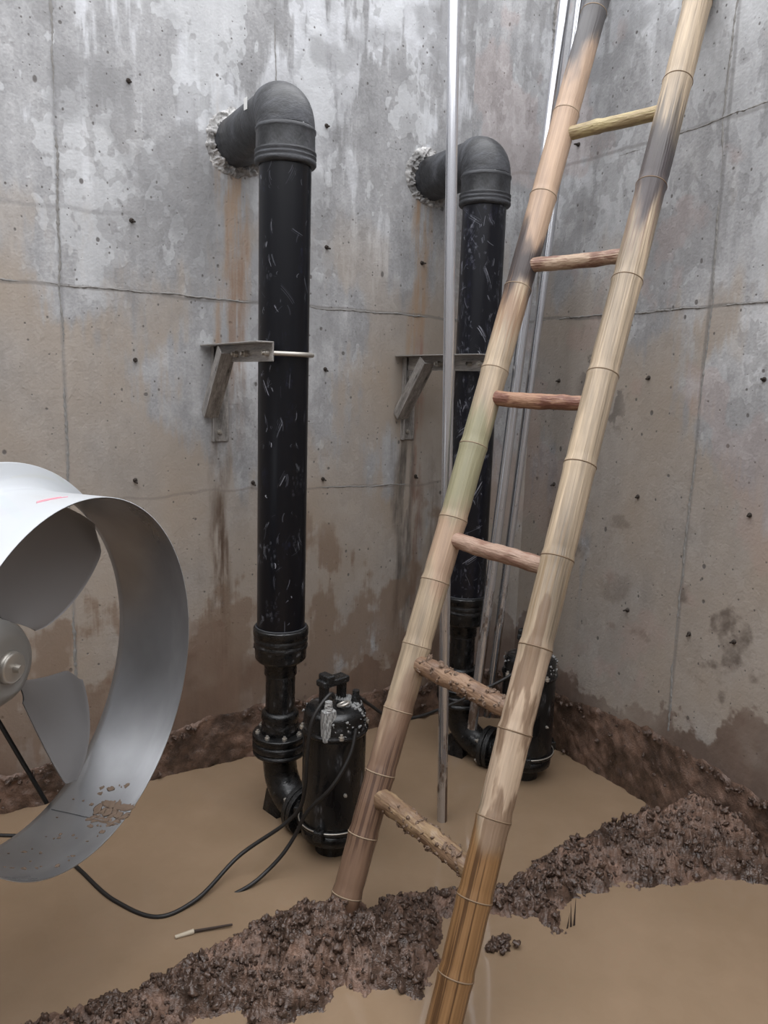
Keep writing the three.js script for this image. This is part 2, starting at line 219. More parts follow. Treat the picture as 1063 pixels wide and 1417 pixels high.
const inside = (poly, x, z) => { let c = false; for (let i = 0, j = poly.length - 1; i < poly.length; j = i++) { const [xi, zi] = poly[i], [xj, zj] = poly[j]; if ((zi > z) !== (zj > z) && x < (xj - xi) * (z - zi) / (zj - zi) + xi) c = !c; } return c; };
function signed(poly, x, z) { let m = 1e9; for (let i = 0, j = poly.length - 1; i < poly.length; j = i++) { const [ax, az] = poly[j], [bx, bz2] = poly[i], dx = bx - ax, dz = bz2 - az, t = clamp(((x - ax) * dx + (z - az) * dz) / (dx * dx + dz * dz)); m = Math.min(m, Math.hypot(x - ax - t * dx, z - az - t * dz)); } return inside(poly, x, z) ? m : -m; }
// clods as caps on a jittered grid: height of the tallest cap over a point
function caps(x, z, cell, salt) { const cx = Math.floor(x / cell), cz = Math.floor(z / cell); let best = 0; for (let i = -1; i <= 1; i++) for (let j = -1; j <= 1; j++) { const a = cx + i, b = cz + j, px = (a + cellRnd(a, b, salt)) * cell, pz = (b + cellRnd(a, b, salt + 1)) * cell, r = cell * (0.45 + 0.5 * cellRnd(a, b, salt + 2)), d2 = ((x - px) ** 2 + (z - pz) ** 2) / (r * r); if (d2 < 1) best = Math.max(best, r * Math.sqrt(1 - d2) * (0.4 + 0.9 * cellRnd(a, b, salt + 3))); } return best; }
function heap(name, label, poly, rise, res, seed, holes = []) {
  const o = thing(name, label, 'mud'); o.userData.kind = 'stuff';
  const xs = poly.map((p) => p[0]), zs = poly.map((p) => p[1]), x0 = Math.min(...xs) - 0.08, x1 = Math.min(Math.max(...xs) + 0.08, -0.002), z0 = Math.min(...zs) - 0.08, z1 = Math.max(...zs) + 0.08, nx = Math.ceil((x1 - x0) / res), nz = Math.ceil((z1 - z0) / res), hgt = new Float32Array((nx + 1) * (nz + 1)), pos = [], idx = [], map = new Int32Array((nx + 1) * (nz + 1)).fill(-1), rnd = rng(seed), list = [];
  const H = (x, z) => { const wx = x + (nB(x * 1.2, z * 1.2) - 0.5) * 0.05, wz = z + (nB(x * 1.2 + 0.5, z * 1.2 + 0.3) - 0.5) * 0.05, d = signed(poly, wx, wz) + (nC(x * 1.5, z * 1.5) - 0.5) * 0.035; const k = clamp((d + 0.05) / 0.085); let h = -0.035 + 0.045 * k + rise(x, z) * step(0, 0.15, d) * (0.6 + 0.8 * nA(x * 0.9 + seed, z * 0.9)); const jx = x + (nC(x * 1.7, z * 1.7) - 0.5) * 0.04 + (nF(x * 0.5, z * 0.5) - 0.5) * 0.008, jz = z + (nC(x * 1.7 + 0.4, z * 1.7) - 0.5) * 0.04 + (nF(x * 0.5, z * 0.5 + 0.6) - 0.5) * 0.008; h += k * (caps(jx, jz, 0.1, seed) * 0.22 + caps(jx, jz, 0.045, seed + 9) * 0.5 + caps(jx + h, jz, 0.022, seed + 17) * 0.8 + caps(jx, jz + h, 0.011, seed + 23) * 0.9 + (nC(x * 2.1, z * 2.1) - 0.5) * 0.016 + (nF(x * 0.7, z * 0.7) - 0.5) * 0.006 - 0.018); for (const [hx, hz, hr, dep] of holes) h -= dep * (1 - step(hr * 0.5, hr, Math.hypot(x - hx, z - hz))); return h; };
  for (let j = 0; j <= nz; j++) for (let i = 0; i <= nx; i++) hgt[j * (nx + 1) + i] = H(x0 + i * res, z0 + j * res);
  const vert = (i, j) => { const k = j * (nx + 1) + i; if (map[k] < 0) { map[k] = pos.length / 3; const x = x0 + i * res, z = z0 + j * res, n = 0.006; pos.push(Math.min(x + (nF(x * 5, z * 5) - 0.5) * n, -0.001), hgt[k] + (nF(x * 4, z * 4) - 0.5) * 0.006, z + (nF(x * 5 + 0.5, z * 5) - 0.5) * n); } return map[k]; };
  for (let j = 0; j < nz; j++) for (let i = 0; i < nx; i++) { const k = j * (nx + 1) + i, m = Math.max(hgt[k], hgt[k + 1], hgt[k + nx + 1], hgt[k + nx + 2]); if (m < -0.028) continue; const a = vert(i, j), b = vert(i + 1, j), c = vert(i, j + 1), d = vert(i + 1, j + 1); idx.push(a, c, b, b, c, d); if (m > 0.012 && rnd() < 0.07 * (res / 0.004) ** 2) { const r = 0.003 + 0.011 * rnd() ** 3; list.push([x0 + (i + rnd()) * res, hgt[k] + r * 0.35, z0 + (j + rnd()) * res, r]); } }
  const g = new THREE.BufferGeometry(); g.setAttribute('position', new THREE.Float32BufferAttribute(pos, 3)); g.setIndex(idx); g.computeVertexNormals();
  const s = mesh('mud_bed', planar(g, (x, y, z) => x * 2.2 + y * 1.3, (x, y, z) => z * 2.2 - y * 2), M.mud, o); s.userData.kind = 'stuff';
  lumps('mud_clods', list.filter(([x]) => x < -0.01), M.mud, o, seed + 3);
  return { o, H };
}
const leftPoly = [[-2.3, 1.03], [-2.124, 1.021], [-1.95, 1.015], [-1.823, 0.995], [-1.724, 0.975], [-1.628, 0.975], [-1.532, 0.965], [-1.407, 0.955], [-1.291, 0.97], [-1.177, 1.035], [-1.082, 1.035], [-0.985, 1.055], [-0.9, 1.09], [-0.89, 1.165], [-0.97, 1.19], [-1.03, 1.13], [-1.075, 1.229], [-1.164, 1.321], [-1.264, 1.356], [-1.322, 1.314], [-1.419, 1.243], [-1.484, 1.279], [-1.637, 1.245], [-1.624, 1.186], [-1.724, 1.191], [-1.88, 1.214], [-2.078, 1.2], [-2.3, 1.2]];
heap('mud_heap', 'long low heap of lumpy brown mud at the foot of the ladder, nearest the camera', leftPoly, (x, z) => 0.045 + 0.055 * step(-1.75, -1.35, x) * step(-0.95, -1.25, x), 0.0037, 40, [[-1.26, 1.12, 0.09, 0.05]]);
const rightPoly = [[-0.985, 1.08], [-0.949, 1.14], [-0.794, 1.13], [-0.627, 1.09], [-0.412, 1.07], [-0.2, 1.08], [0.05, 1.12], [0.05, 1.56], [-0.08, 1.5], [-0.18, 1.40], [-0.239, 1.385], [-0.384, 1.34], [-0.641, 1.261], [-0.702, 1.275], [-0.76, 1.36], [-0.795, 1.36], [-0.792, 1.288], [-0.871, 1.239], [-0.97, 1.165]];
heap('mud_heap', 'lumpy brown mud heap banked against the wall beyond the nearer ladder rail', rightPoly, (x, z) => 0.03 + 0.11 * step(-0.75, -0.05, x), 0.0037, 60);
{ const o = thing('mud_clump', 'small clump of mud standing out of the water beside the nearer ladder rail', 'mud'); o.userData.kind = 'stuff'; const r = rng(8); lumps('mud_clods', Array.from({ length: 26 }, () => [-0.962 + (r() - 0.5) * 0.075, 0.002 + r() * 0.012, 1.332 + (r() - 0.5) * 0.05, 0.006 + 0.009 * r()]), M.mud, o, 4); }
// mud plastered on the foot of the two walls, its upper edge ragged
function plaster(name, label, from, to, nrm, line, seed) {
  const o = thing(name, label, 'mud'); o.userData.kind = 'stuff';
  const L = from.distanceTo(to), dir = to.clone().sub(from).normalize(), nu = Math.ceil(L / 0.008), nv = 34, pos = [], idx = [], list = [], rnd = rng(seed);
  const top = (d) => line + (nA(d * 0.5 + seed * 0.1, 0.3) - 0.5) * 0.09 + (nC(d * 1.2, seed * 0.1) - 0.5) * 0.05;
  for (let i = 0; i <= nu; i++) { const d = L * i / nu, t = top(d); for (let j = 0; j <= nv; j++) { const k = j / nv, y = lerp(-0.06, t, k), lip = Math.exp(-(((k - 0.93) / 0.06) ** 2)), e = 0.006 + 0.012 * (1 - k) + 0.008 * nB(d * 1.6, y * 1.6 + seed) + 0.014 * (nC(d * 2.5, y * 2.5) - 0.4) + 0.007 * (nF(d * 0.9, y * 0.9) - 0.5)  ; const q = from.clone().addScaledVector(dir, d).addScaledVector(nrm, j === nv ? 0.0005 : Math.max(0.002, e * lerp(1, 0.3, step(0.72, 0.95, k)) + lip * 0.012 * step(0.55, 0.75, nC(d * 3.4 + 0.2, y * 2.0 + seed * 0.3)))); pos.push(q.x, y, q.z); }
    for (let c = 0; c < 3; c++) if (rnd() < 0.3 * step(0.3, 0.75, nB(d * 0.9 + 0.3, seed * 0.2)) + 0.05) { const q = from.clone().addScaledVector(dir, d + rnd() * 0.01).addScaledVector(nrm, 0.016 + rnd() * 0.012); list.push([q.x, t - 0.004 - rnd() * 0.022, q.z, 0.004 + 0.008 * rnd() ** 1.5]); }
    if (rnd() < 0.25) { const q = from.clone().addScaledVector(dir, d).addScaledVector(nrm, 0.03 + 0.006 * rnd()); list.push([q.x, 0.01 + rnd() * (t - 0.03), q.z, 0.003 + 0.008 * rnd() ** 2.5]); } }
  for (let i = 0; i < nu; i++) for (let j = 0; j < nv; j++) { const a = i * (nv + 1) + j, b = a + nv + 1; idx.push(a, b, a + 1, a + 1, b, b + 1); }
  const g = new THREE.BufferGeometry(); g.setAttribute('position', new THREE.Float32BufferAttribute(pos, 3)); g.setIndex(idx); g.computeVertexNormals();
  const s = mesh('mud_coat', planar(g, (x, y, z) => (x + z) * 2.2, (x, y) => y * 2.2), M.mudSide, o); s.userData.kind = 'stuff';
  lumps('mud_crumbs', list, M.mud, o, seed + 1);
}
plaster('wall_mud', 'brown mud crusted along the foot of the pipe wall above the waterline', V(-2.5, 0, 0), V(-0.2, 0, 0), bz, 0.168, 3);
plaster('wall_mud', 'brown mud crusted along the foot of the wall with the leaning ladder', V(0, 0, 0.19), V(0, 0, 2.3), rx, 0.236, 6);
{ const d = V(0.22, 0, 0.205).normalize(); plaster('wall_mud', 'brown mud crusted on the splayed corner behind the further pump', V(-0.225, 0, -0.005), V(0.005, 0, 0.21), V(-d.z, 0, d.x), 0.19, 9); }

// ------------------------------------------------------------------ drain pipes
function scratched(w, h, base, seed, n, fn) {
  const c = document.createElement('canvas'); c.width = w; c.height = h; const x = c.getContext('2d'), r = rng(seed);
  x.fillStyle = base; x.fillRect(0, 0, w, h); fn?.(x, r);
  x.lineCap = 'round';
  for (let i = 0; i < n; i++) { const px = r() * w, py = r() * h, l = (0.006 + 0.03 * r() ** 2) * h, a = Math.PI / 2 + (r() - 0.5) * (r() < 0.3 ? 2.4 : 0.8), k = 1 + (r() * r() * 9 | 0), al = 0.22 + 0.6 * r() ** 1.6, bend = (r() - 0.5) * 14;
    for (let q = 0; q < k; q++) { const b = r(), sx = (r() - 0.5) * 2.2 * k, sy = (r() - 0.5) * l * 0.5, ll = l * (0.4 + 0.8 * r()); x.strokeStyle = `rgba(${140 + 70 * b},${142 + 70 * b},${152 + 66 * b},${al * (0.4 + 0.6 * r())})`; x.lineWidth = 0.8 + 2.4 * r() ** 2; for (const o of [-w, 0, w]) { x.beginPath(); x.moveTo(px + o + sx, py + sy); x.quadraticCurveTo(px + o + sx + Math.cos(a) * ll * 0.5 + bend, py + sy + Math.sin(a) * ll * 0.5, px + o + sx + Math.cos(a) * ll, py + sy + Math.sin(a) * ll); x.stroke(); } } }
  const t = new THREE.CanvasTexture(c); t.colorSpace = THREE.SRGBColorSpace; t.wrapS = t.wrapT = THREE.RepeatWrapping; return t;
}
const smears = (n, len, col, al) => (x, r) => { for (let i = 0; i < n; i++) { const px = r() * x.canvas.width, py = r() * x.canvas.height; for (let k = 0; k < 18; k++) { x.fillStyle = `rgba(${col},${al * r()})`; x.beginPath(); x.ellipse(px + (r() - 0.5) * 30, py + (r() - 0.5) * len, 1 + 5 * r(), 3 + len * 0.1 * r(), (r() - 0.5) * 0.3, 0, 7); x.fill(); } } };
M.pipe = new THREE.MeshPhysicalMaterial({ map: scratched(512, 2048, '#0c0d12', 5, 330, (x, r) => { smears(26, 120, '40,44,66', 0.3)(x, r); smears(30, 90, '150,152,158', 0.22)(x, r); }), roughness: 0.3, specularIntensity: 0.6 });
M.pipe2 = new THREE.MeshPhysicalMaterial({ map: scratched(512, 2048, '#111219', 15, 700, (x, r) => { smears(60, 160, '52,52,78', 0.3)(x, r); smears(90, 110, '160,162,172', 0.26)(x, r); }), roughness: 0.34, specularIntensity: 0.7 });
const tFit = textures(256, 256, (u, v, o) => { const a = nA(u, v), b = nC(u * 2, v * 2), f = nF(u * 2, v * 2), k = 54 + (a - 0.5) * 46 + (b - 0.5) * 34 + (f - 0.5) * 26; o[0] = k * 0.98; o[1] = k; o[2] = k * 1.06; o[3] = 0.5 * b + 0.5 * f; o[4] = 0.55 + (a - 0.5) * 0.4; });
M.fitting = texMat(tFit, 0.0012);
const tBlk = textures(256, 256, (u, v, o) => { const a = nA(u, v), b = nC(u * 2, v * 2), f = nF(u * 2, v * 2), k = 19 + (a - 0.5) * 18 + 110 * step(0.68, 0.82, b * 0.6 + a * 0.4) * f; o[0] = k; o[1] = k; o[2] = k * 1.03; o[3] = 0.5 * b + 0.5 * f; o[4] = 0.3 + (b - 0.5) * 0.5; });
M.black = texMat(tBlk, 0.001);
M.steel = texMat(textures(256, 256, (u, v, o) => { const a = nA(u, v), b = nC(u * 3, v * 3), s = nC(u * 0.3, v * 4), k = 150 + (a - 0.5) * 70 + (b - 0.5) * 40 + (s - 0.5) * 24; o[0] = k; o[1] = k * 0.975; o[2] = k * 0.95; o[3] = b; o[4] = 0.45 + (a - 0.5) * 0.4; }), 0.0006, { metalness: 0.3 });
M.bolt = new THREE.MeshStandardMaterial({ color: 0xb9b4ac, roughness: 0.4, metalness: 0.7 });
M.sticker = new THREE.MeshStandardMaterial({ color: 0xd8d8d6, roughness: 0.6 });
function drainPipe(label, x, z, yAxis, wallMat) { // one rigid run: wall elbow, pipe, coupling, thin pipe, flange
  const o = thing('drain_pipe', label, 'pipe', [x, 0, z], 'black drain pipes rising from the pumps');
  const ra = 0.06, yb = yAxis - ra;
  // elbow: quarter bend from the wall socket to the downward socket
  const arc = new THREE.CatmullRomCurve3(Array.from({ length: 13 }, (_, i) => { const t = i / 12 * Math.PI / 2; return V(0, yb + Math.sin(t) * ra, -ra + Math.cos(t) * ra); }));
  const bend = new THREE.TubeGeometry(arc, 24, 0.0885, 40); const stubs = [cyl(0.088, 0.088, 0.01, 0, yb - 0.004, 0, 40), rod(V(0, yAxis, -ra + 0.004), V(0, yAxis, -z - 0.02), 0.082, 40)];
  const e = mesh('elbow', [bend, ...stubs], M.fitting, o);
  mesh('socket', lathe([[0.0885, yb + 0.004], [0.0925, yb - 0.002], [0.0925, yb - 0.008], [0.0895, yb - 0.012], [0.0905, yb - 0.062], [0.0945, yb - 0.066], [0.0945, yb - 0.071], [0.0905, yb - 0.075], [0.0945, yb - 0.079], [0.0945, yb - 0.084], [0.0905, yb - 0.088], [0.0945, yb - 0.092], [0.0945, yb - 0.1], [0.09, yb - 0.106], [0.081, yb - 0.108]].reverse(), 56), M.fitting, e);
  mesh('sticker', box(0.0012, 0.035, 0.02, 0, 0, 0, 0.0004).rotateY(0.15).translate(-0.0835, yAxis + 0.03, -0.12), M.sticker, e);
  const top = yb - 0.1, g = new THREE.CylinderGeometry(0.08, 0.08, top - 0.66, 56, 1, true).translate(0, (top + 0.66) / 2, 0); mesh('pipe', g, wallMat, o);
  const c = mesh('coupling', lathe([[0.05, 0.552], [0.078, 0.556], [0.086, 0.566], [0.087, 0.6], [0.091, 0.604], [0.091, 0.612], [0.0885, 0.616], [0.0885, 0.622], [0.091, 0.626], [0.091, 0.634], [0.0885, 0.638], [0.0885, 0.644], [0.0925, 0.648], [0.0925, 0.668], [0.09, 0.673], [0.081, 0.673]], 56), M.black, o);
  mesh('collar_ring', new THREE.TorusGeometry(0.0835, 0.003, 8, 56).rotateX(Math.PI / 2).translate(0, 0.675, 0), M.fitting, c);
  mesh('lower_pipe', lathe([[0.05, 0.29], [0.05, 0.5], [0.055, 0.506], [0.055, 0.556]], 40), M.black, o);
  mesh('flange_adapter', lathe([[0.06, 0.295], [0.064, 0.3], [0.064, 0.326], [0.06, 0.332], [0.06, 0.344], [0.064, 0.348], [0.064, 0.366], [0.058, 0.374], [0.05, 0.376]], 40), M.black, o);
  const f = mesh('flange', lathe([[0.03, 0.24], [0.09, 0.24], [0.094, 0.244], [0.094, 0.262], [0.09, 0.266], [0.086, 0.267], [0.086, 0.271], [0.09, 0.272], [0.094, 0.276], [0.094, 0.292], [0.09, 0.296], [0.06, 0.298]], 48), M.black, o);
  for (let i = 0; i < 8; i++) { const a = i / 8 * 2 * Math.PI + 0.2; mesh('bolt', bolt(0.009, 0.008).translate(Math.cos(a) * 0.077, 0.296, Math.sin(a) * 0.077), M.bolt, f); }
  return o;
}
drainPipe('black drain pipe with smooth dark face, standing clear of the bamboo ladder', -1.226, 0.428, 2.298, M.pipe);
drainPipe('scratched black drain pipe partly behind the ladder and the thin silver pole', -0.411, 0.362, 2.3, M.pipe2);

// ------------------------------------------------------------------ wall brackets
{
  const o = thing('pipe_bracket', 'grey steel angle bracket with round clamp rod holding the clear-standing drain pipe', 'bracket', [-1.226, 1.26, 0], 'steel pipe brackets on the wall');
  const xl = -0.086; // the leaf of the arm touches the pipe's side
  const wl = mesh('wall_plate', [box(0.064, 0.34, 0.006, -0.067, 0.17, 0.004), box(0.005, 0.34, 0.03, xl - 0.011, 0.17, 0.015)], M.steel, o);
  for (const y of [0.035, 0.255]) mesh('bolt', place(bolt(0.009, 0.008), V(0, 0, 1), V(-0.07, y, 0.007)), M.bolt, wl);
  const arm = mesh('arm', [box(0.005, 0.055, 0.55, xl, 0.312, 0.277), box(0.055, 0.005, 0.55, xl - 0.025, 0.341, 0.277).translate(0.0, 0, 0)], M.steel, o);
  for (const z of [0.25, 0.338, 0.518]) mesh('nut', place(bolt(0.0115, 0.012), V(-1, 0, 0), V(xl - 0.003, 0.31, z)), M.bolt, arm);
  const b0 = V(xl - 0.032, 0.1, 0.012), b1 = V(xl - 0.032, 0.325, 0.2), L = b0.distanceTo(b1), br = join([box(0.05, L, 0.005, 0.012, L / 2, 0.02), box(0.005, L, 0.045, -0.013, L / 2, 0)]);
  br.rotateX(Math.atan2(b1.z - b0.z, b1.y - b0.y)); br.translate(b0.x, b0.y, b0.z); mesh('brace', br, M.steel, o);
  // U-shaped clamp rod round the pipe
  const zc = 0.428, rr = 0.09, pts = [[xl - 0.02, zc + rr], [0, zc + rr]]; for (let i = 1; i < 12; i++) { const a = Math.PI / 2 - i / 12 * Math.PI; pts.push([Math.cos(a) * rr, zc + Math.sin(a) * rr]); } pts.push([0, zc - rr], [xl - 0.02, zc - rr]);
  mesh('clamp_rod', tube(pts.map(([x, z]) => [x, 0.31, z]), 0.0075, 90, 12), M.bolt, o);
  const c = copy(o, 'grey steel angle bracket on the wall behind the thin silver pole', [-0.417, 1.258, 0]); c.scale.z = 1; c.children.find((m) => m.name === 'clamp_rod').position.z = -0.066;
}

// ------------------------------------------------------------------ steel poles
const tPole = textures(64, 1024, (u, v, o) => { const y = v * 3.4, a = nA(u * 0.4, y * 0.9), b = nC(u, y * 2.2), m = step(0.5, 0.62, a * 0.45 + b * 0.3 + (0.55 - y) * 0.22 + 0.06); o[0] = lerp(205, 120, m); o[1] = lerp(206, 104, m); o[2] = lerp(210, 92, m); o[3] = b * m; o[4] = lerp(0.2, 0.6, m); });
M.pole = texMat(tPole, 0.001, { metalness: 0.85 });
function pole(name, label, a, b, r, group) { const o = tag(mesh(name, rod(a, b, r, 28), M.pole), { label, category: 'pole' }); if (group) o.userData.group = group; return o; }
pole('steel_pole', 'thin shiny steel pole standing in the water between the two drain pipes', V(-0.742, -0.3, 0.749), V(-0.877, 3.3, 0.749), 0.0172);
pole('guide_rail', 'steel guide rail pole ending on the discharge bend of the further pump', V(-0.447, 0.17, 0.5), V(-0.17, 3.3, 0.5), 0.0195, 'guide rails in the corner');
pole('guide_rail', 'duller steel guide rail pole in the corner, the one nearer the wall with the ladder', V(-0.325, 0.17, 0.44), V(-0.05, 3.3, 0.44), 0.0165, 'guide rails in the corner');

// ------------------------------------------------------------------ pumps
M.slurry = texMat(textures(128, 128, (u, v, o) => { const a = nB(u * 2, v * 2), k = 150 + (a - 0.5) * 120; o[0] = k; o[1] = k; o[2] = k * 0.99; o[3] = a; o[4] = 0.9; }), 0.004);
M.rubber = new THREE.MeshStandardMaterial({ color: 0x1b1918, roughness: 0.5 });
{
  const o = thing('sewage_pump', 'black submersible pump in the water beside the clear-standing drain pipe', 'pump', [-1.16, 0, 0.71], 'black submersible pumps');
  mesh('motor_housing', lathe([[0.05, 0.1], [0.098, 0.1], [0.1, 0.108], [0.1, 0.405], [0.096, 0.41], [0.05, 0.412]], 56), M.black, o);
  const cap = mesh('top_cap', lathe([[0.07, 0.408], [0.104, 0.41], [0.106, 0.416], [0.106, 0.422], [0.1, 0.428], [0.097, 0.47], [0.09, 0.484], [0.07, 0.492], [0, 0.496]], 56), M.black, o);
  for (let i = 0; i < 4; i++) { const a = i * Math.PI / 2 + 0.5; mesh('bolt', bolt(0.009, 0.01).translate(Math.cos(a) * 0.103, 0.42, Math.sin(a) * 0.103), M.bolt, cap); }
  { // dried cement splashed on the cap: uneven low patches
    const r = rng(12), list = []; for (let i = 0; i < 170; i++) { const a = -1.2 + r() * 2.0, d = 0.03 + 0.062 * r(); list.push([Math.cos(a) * d, 0.4935 - 0.016 * step(0.068, 0.092, d), -Math.sin(a) * d, 0.003 + 0.007 * r()]); } for (let i = 0; i < 60; i++) { const a = -2.6 + r() * 5.2, h = 0.42 + 0.06 * r(); list.push([Math.cos(a) * 0.099, h, -Math.sin(a) * 0.099, 0.002 + 0.004 * r() ** 2]); } lumps('cement_splash', list, M.slurry, cap, 6); }
  const h = mesh('lifting_handle', [box(0.018, 0.075, 0.03, -0.03, 0.525, -0.02), box(0.018, 0.075, 0.03, 0.042, 0.52, -0.02), box(0.105, 0.022, 0.045, 0.006, 0.562, -0.02, 0.006), box(0.03, 0.03, 0.05, -0.02, 0.575, -0.02, 0.006)], M.black, o);
  mesh('lifting_eye', new THREE.TorusGeometry(0.018, 0.0045, 10, 24).rotateX(1.2).rotateY(0.5).translate(0.004, 0.503, 0.035), M.bolt, h);
  mesh('cable_gland', [box(0.042, 0.1, 0.03, -0.062, 0.46, 0.062, 0.005), cyl(0.014, 0.011, 0.03, -0.062, 0.522, 0.062)].map((g) => g.rotateY(-0.15)), M.slurry, o);
  mesh('cable_gland', [cyl(0.018, 0.013, 0.035, 0.055, 0.5, 0.035), cyl(0.011, 0.011, 0.02, 0.055, 0.525, 0.035)], M.black, o);
  const ring = mesh('clamp_ring', lathe([[0.09, 0.098], [0.107, 0.099], [0.109, 0.104], [0.107, 0.11], [0.099, 0.111]], 56), M.black, o);
  mesh('wire_band', new THREE.TorusGeometry(0.1095, 0.0022, 8, 56).rotateX(Math.PI / 2).translate(0, 0.112, 0), M.bolt, ring);
  for (const a of [0.9, 2.3, 3.7, 5.2]) { const lug = mesh('lug', [box(0.03, 0.035, 0.026, 0, 0.108, 0.117, 0.005), bolt(0.008, 0.009).translate(0, 0.126, 0.117)].map((g) => g.rotateY(a)), M.black, ring); }
  mesh('volute', lathe([[0.03, -0.2], [0.056, -0.2], [0.056, 0.035], [0.06, 0.045], [0.092, 0.052], [0.1, 0.06], [0.1, 0.1], [0.05, 0.1]], 56), M.black, o);
  mesh('side_screw', place(bolt(0.006, 0.006), V(-0.35, 0, 1), V(-0.033, 0.235, 0.094)), M.bolt, o);
  for (const a of [0.75, 2.2, 3.95, 5.5]) mesh('foot', [box(0.022, 0.24, 0.05, 0, -0.16, 0.13, 0.004).rotateY(a)], M.black, o);
  // bend from the pump to the flange under the drain pipe (pipe axis 0.29 behind the pump)
  const b = mesh('discharge_bend', [new THREE.TubeGeometry(new THREE.CatmullRomCurve3([V(0, 0.243, -0.29), V(0, 0.19, -0.29), V(0, 0.13, -0.275), V(0, 0.085, -0.235), V(0, 0.065, -0.18), V(0, 0.06, -0.08)]), 30, 0.058, 28), lathe([[0.02, 0.222], [0.09, 0.222], [0.092, 0.226], [0.092, 0.24], [0.05, 0.241]], 48).translate(0, 0, -0.29)], M.black, o);
  const face = new THREE.CylinderGeometry(0.082, 0.082, 0.018, 40).rotateX(Math.PI / 2); mesh('coupling_flange', [face.clone().translate(0, 0.066, -0.16), face.clone().translate(0, 0.066, -0.138)], M.black, b);
  for (const a of [0.6, 2.5, 3.8, 5.7]) mesh('bolt', place(bolt(0.009, 0.01), V(0, 0, -1), V(Math.cos(a) * 0.069, 0.066 + Math.sin(a) * 0.069, -0.168)), M.bolt, b);
  mesh('pedestal', [new THREE.CylinderGeometry(0.045, 0.11, 0.4, 4).rotateY(Math.PI / 4).translate(0, -0.12, -0.29), box(0.25, 0.02, 0.25, 0, -0.31, -0.29)], M.black, o);
  o.rotation.y = Math.atan2(0.066, 0.282);
  const c = copy(o, 'black submersible pump mostly hidden behind the nearer ladder rail', [-0.285, 0, 0.628], Math.atan2(0.126, 0.266));
}
// cables
const cable = (label, pts, r = 0.0062) => tag(mesh('power_cable', tube(pts, r, 160, 10), M.rubber), { label, category: 'cable' });

// ------------------------------------------------------------------ bamboo ladder
function caneGeometry(A, B, r0, r1, nodes, wob, seed, n = 40, du = 0.012, rough = 0) { // nodes: fractions along A-B
  const d = B.clone().sub(A), L = d.length(), q = new THREE.Quaternion().setFromUnitVectors(V(0, 1, 0), d.clone().normalize()), m = Math.ceil(L / du), pos = [], uv = [], idx = [];
  for (let i = 0; i <= m; i++) { const t = i / m, y = t * L; let r = lerp(r0, r1, t); for (const k of nodes) { const e = (t - k) * L; r += 0.0022 * Math.exp(-((e / 0.014) ** 2)) - 0.0012 * Math.exp(-(((e - 0.02) / 0.012) ** 2)); }
    const bx = (nD(t * 0.8 + seed, 0.3) - 0.5) * wob, bz2 = (nD(t * 0.8 + seed, 0.8) - 0.5) * wob;
    for (let j = 0; j <= n; j++) { const a = j / n * 2 * Math.PI, ca = Math.cos(a), sa = Math.sin(a), rr = r * (1 + 0.012 * Math.cos(a + seed)) + rough * (nC(ca * 0.07 + seed, y * 2.4 + sa * 0.09) - 0.45); const p = V(bx + ca * rr, y, bz2 + sa * rr).applyQuaternion(q).add(A); pos.push(p.x, p.y, p.z); uv.push(j / n, t); } }
  for (let i = 0; i < m; i++) for (let j = 0; j < n; j++) { const a = i * (n + 1) + j, b = a + n + 1; idx.push(a, b, a + 1, a + 1, b, b + 1); }
  const g = new THREE.BufferGeometry(); g.setAttribute('position', new THREE.Float32BufferAttribute(pos, 3)); g.setAttribute('uv', new THREE.Float32BufferAttribute(uv, 2)); g.setIndex(idx); g.computeVertexNormals();
  const nn = g.attributes.normal; for (let i = 0; i <= m; i++) { const a = i * (n + 1), b = a + n; const v = V(nn.getX(a) + nn.getX(b), nn.getY(a) + nn.getY(b), nn.getZ(a) + nn.getZ(b)).normalize(); nn.setXYZ(a, v.x, v.y, v.z); nn.setXYZ(b, v.x, v.y, v.z); }
  return g;
}
function caneTexture(y0, y1, fn, seed, w = 256, h = 2048) { const L = y1 - y0; return textures(w, h, (u, v, o) => { const y = y0 + v * L, fib = nC(Math.sin(u * 6.283) * 0.9 + seed, y * 0.22 + Math.cos(u * 6.283) * 0.9), f2 = nF(u * 2, y * 0.25), bl = nA(Math.sin(u * 6.283) * 0.18 + seed, y * 0.8 + Math.cos(u * 6.283) * 0.18), k = 1 + (fib - 0.5) * 0.3 + (f2 - 0.5) * 0.16 + (bl - 0.5) * 0.42; o[0] = 160 * k; o[1] = 143 * k; o[2] = 121 * k; o[3] = 0.5 + (fib - 0.5) * 0.5 + (f2 - 0.5) * 0.4; o[4] = 0.5 + (bl - 0.5) * 0.3; fn(u, y, o, fib, bl, nB(u + seed, y * 0.9)); }); }
const lineAt = (A, B, y) => A.clone().lerp(B, (y - A.y) / (B.y - A.y));
